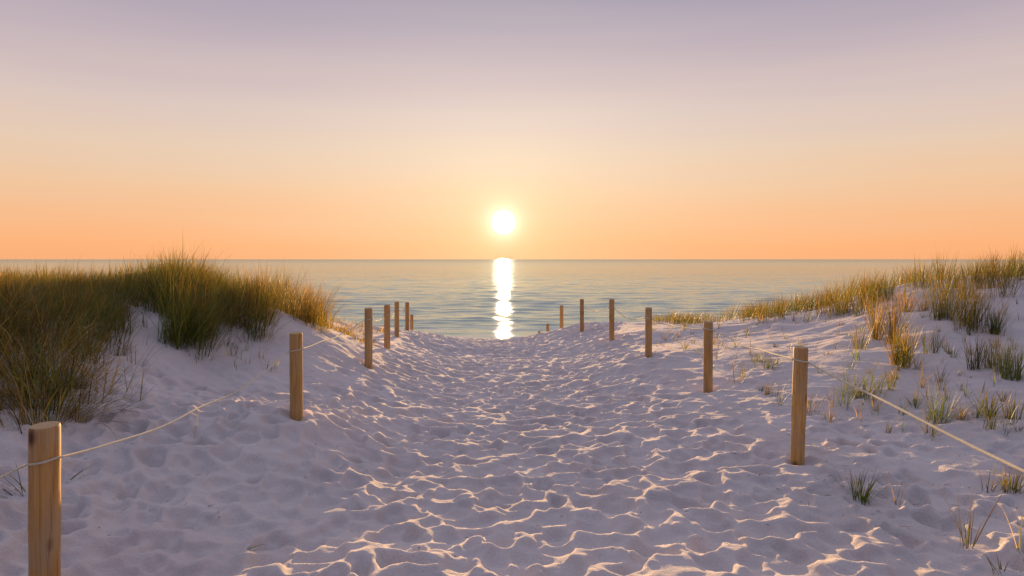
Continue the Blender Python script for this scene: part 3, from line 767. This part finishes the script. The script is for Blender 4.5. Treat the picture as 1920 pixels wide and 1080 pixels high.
# --- small sprigs scattered over the right slope: nothing tells them apart
spr = []
k = 0
while k < 225:
    px = R2.uniform(1225, 1920); py = R2.uniform(610, 830)
    lim = np.interp(px, [1225, 1330, 1450, 1560, 1750, 1920], [650, 690, 745, 800, 830, 830])
    up = np.interp(px, [1225, 1500, 1700, 1920], [612, 602, 575, 565])
    py = up + (lim - up) * R2.random() ** 1.25
    x, y = ground_at(px, py)
    lv = Leaves()
    lv.tuft(x, y, int(5 + 26 * R2.random() ** 2), R2.uniform(.07, .26), R2.uniform(.015, .035), R2.choice([GRN, MIX, THIN, GOLD, GRN]), .15, WIND + R2.uniform(-1, 1), .8, .0024, R2.uniform(.3, .8))
    o = lv.build('grass_sprig')
    tag(o, 'small sparse grass sprig growing alone in the pale sand of the right dune slope', 'grass', 'small sprigs scattered over the right dune slope')
    k += 1
k = 0
while k < 36:
    px = R2.uniform(410, 520) if k % 2 else R2.uniform(180, 330); py = R2.uniform(640, 700) if k % 2 else R2.uniform(600, 700)
    x, y = ground_at(px, py)
    lv = Leaves()
    lv.tuft(x, y, R2.randint(5, 12), R2.uniform(.10, .22), .04, R2.choice([GOLD, THIN]), .25, R2.uniform(-.5, .8), .9, .0024, .5)
    tag(lv.build('grass_sprig'), 'small thin grass sprig growing alone on the bare left dune slope', 'grass', 'small sprigs scattered over the left dune slope')
    k += 1

# --- scraps of dead stem and weed on the sand
lg = Leaves()
def scraps(n, a, b, c, d, hmax=.07):
    bx = []; by = []
    for _ in range(n):
        x, y = ground_at(R2.uniform(a, b), R2.uniform(c, d)); bx.append(x); by.append(y)
    bx = np.array(bx); by = np.array(by)
    V, q, col = blades(bx, by, ground(bx, by) + .002, rng.uniform(.015, hmax, n), rng.uniform(0, 6.28, n), np.full(n, 1.45), rng.uniform(-.3, .3, n),
                       rng.uniform(.001, .0035, n), np.full((n, 3), .06) * np.array([1.2, .9, .7]), np.full((n, 3), .12) * np.array([1.3, 1, .7]), 3)
    lg.V.append(V); lg.Q.append(q + lg.n); lg.C.append(col); lg.n += len(V)
scraps(260, 1500, 1920, 700, 1000)
scraps(120, 0, 420, 740, 1000)
scraps(60, 1200, 1500, 640, 760)
scraps(140, 500, 1500, 700, 1070, .05)
scraps(200, 1250, 1900, 610, 720, .08)
scraps(60, 380, 620, 640, 760, .1)
tag(lg.build('plant_debris', M_DEB), 'dark scraps of dead stems scattered over the sand', 'debris', None, 'stuff')

# ------------------------------------------------------------------ sky, sun, camera
def lin(c): return tuple(((v / 255) / 12.92 if v <= 10 else (((v / 255) + .055) / 1.055) ** 2.4) for v in c)
SUN_EL = math.radians(3.08); SUN_AZ = math.atan2(944 - CX, F)      # azimuth from +Y towards +X
sd = Vector((math.sin(SUN_AZ) * math.cos(SUN_EL), math.cos(SUN_AZ) * math.cos(SUN_EL), math.sin(SUN_EL)))
w = bpy.data.worlds.new('World'); bpy.context.scene.world = w; w.use_nodes = True
nt = w.node_tree; nt.nodes.clear()
wo = N(nt, 'ShaderNodeOutputWorld'); bg = N(nt, 'ShaderNodeBackground'); bg.inputs[1].default_value = 0.5176
tc = N(nt, 'ShaderNodeTexCoord')
nrm = N(nt, 'ShaderNodeVectorMath', operation='NORMALIZE'); L(nt, tc.outputs['Generated'], nrm.inputs[0])
sp = N(nt, 'ShaderNodeSeparateXYZ'); L(nt, nrm.outputs[0], sp.inputs[0])
def M(op, a, b=None, clamp=False):
    n = N(nt, 'ShaderNodeMath', operation=op, use_clamp=clamp)
    for i, v in enumerate((a, b)):
        if v is None: continue
        if isinstance(v, (int, float)): n.inputs[i].default_value = v
        else: L(nt, v, n.inputs[i])
    return n.outputs[0]
s = lambda deg: math.sin(math.radians(deg))
hz = N(nt, 'ShaderNodeMapping'); hz.inputs['Scale'].default_value = (1.2, 1.2, 14); L(nt, nrm.outputs[0], hz.inputs[0])
hn = noise(nt, hz.outputs[0], 1.6, 4, 0.5)          # faint uneven haze layers
hs = M('ADD', sp.outputs[2], M('MULTIPLY', M('SUBTRACT', hn.outputs[0], 0.5), 0.045))
front = ramp(nt, hs, [
    (0.0, lin((250, 176, 122))), (s(1.2), lin((253, 180, 124))), (s(3.0), lin((248, 188, 140))), (s(5.5), lin((240, 198, 160))), (s(8.5), lin((230, 203, 180))),
    (s(12), lin((218, 197, 190))), (s(15.5), lin((197, 180, 186))), (s(18.5), lin((178, 166, 180))), (s(21), lin((163, 156, 174))),
    (s(28), lin((180, 172, 190))), (s(45), lin((214, 200, 214))), (1.0, lin((162, 174, 210)))])
back = ramp(nt, sp.outputs[2], [
    (0.0, lin((84, 86, 112))), (s(4), lin((96, 94, 120))), (s(10), lin((106, 102, 128))), (s(20), lin((112, 115, 146))),
    (s(45), lin((130, 136, 166))), (1.0, lin((162, 174, 210)))])
dt = N(nt, 'ShaderNodeVectorMath', operation='DOT_PRODUCT'); L(nt, nrm.outputs[0], dt.inputs[0]); dt.inputs[1].default_value = sd
bf = N(nt, 'ShaderNodeMapRange'); bf.inputs[1].default_value = 0.5; bf.inputs[2].default_value = -0.4; L(nt, dt.outputs['Value'], bf.inputs[0])
mix = N(nt, 'ShaderNodeMix', data_type='RGBA'); L(nt, bf.outputs[0], mix.inputs[0]); L(nt, front.outputs[0], mix.inputs[6]); L(nt, back.outputs[0], mix.inputs[7])
ang = M('ARCCOSINE', M('MINIMUM', dt.outputs['Value'], 0.9999999))       # radians from the sun
def glow(strength, width, col, prev, power=1.0):
    r = M('POWER', M('DIVIDE', ang, width), power)
    e = M('MULTIPLY', M('EXPONENT', M('MULTIPLY', r, -1.0)), strength)
    v = N(nt, 'ShaderNodeVectorMath', operation='SCALE'); v.inputs[0].default_value = col; L(nt, e, v.inputs['Scale'])
    a = N(nt, 'ShaderNodeVectorMath', operation='ADD'); L(nt, prev, a.inputs[0]); L(nt, v.outputs[0], a.inputs[1])
    return a.outputs[0]
c = mix.outputs[2]
c = glow(0.27, math.radians(17), (0.72, 0.60, 0.36), c, 1.5)
c = glow(0.22, math.radians(3.2), (0.9, 0.85, 0.40), c, 1.0)
c = glow(2.2, math.radians(0.62), (1.0, 0.9, 0.75), c, 1.0)
disc = N(nt, 'ShaderNodeMapRange', interpolation_type='SMOOTHSTEP'); disc.inputs[1].default_value = math.radians(1.05); disc.inputs[2].default_value = math.radians(.74)
L(nt, ang, disc.inputs[0])
v = N(nt, 'ShaderNodeVectorMath', operation='SCALE'); v.inputs[0].default_value = (5, 4.6, 3.8); L(nt, disc.outputs[0], v.inputs['Scale'])
a = N(nt, 'ShaderNodeVectorMath', operation='ADD'); L(nt, c, a.inputs[0]); L(nt, v.outputs[0], a.inputs[1])
L(nt, a.outputs[0], bg.inputs[0]); L(nt, bg.outputs[0], wo.inputs[0])

sl = bpy.data.lights.new('sun', 'SUN'); sl.energy = 5.0; sl.angle = math.radians(0.55); sl.color = (1.0, 0.60, 0.25)
so = bpy.data.objects.new('sun', sl); C.objects.link(so)
so.rotation_euler = (-sd).to_track_quat('-Z', 'Y').to_euler(); so.location = (0, 30, 20)

cd = bpy.data.cameras.new('camera'); co = bpy.data.objects.new('camera', cd); C.objects.link(co)
co.location = (0, 0, CAMZ); co.rotation_euler = (math.radians(90), 0, 0)
cd.sensor_width = 36; cd.lens = F / 1920 * 36; cd.shift_y = -(540 - HY) / 1920
cd.clip_start = 0.05; cd.clip_end = 60000
sc = bpy.context.scene
sc.camera = co
sc.view_settings.view_transform = 'Standard'; sc.view_settings.look = 'None'
sc.view_settings.exposure = 0.95; sc.view_settings.gamma = 1
sc.cycles.use_denoising = True
sc.cycles.sample_clamp_indirect = 4
sc.cycles.max_bounces = 6
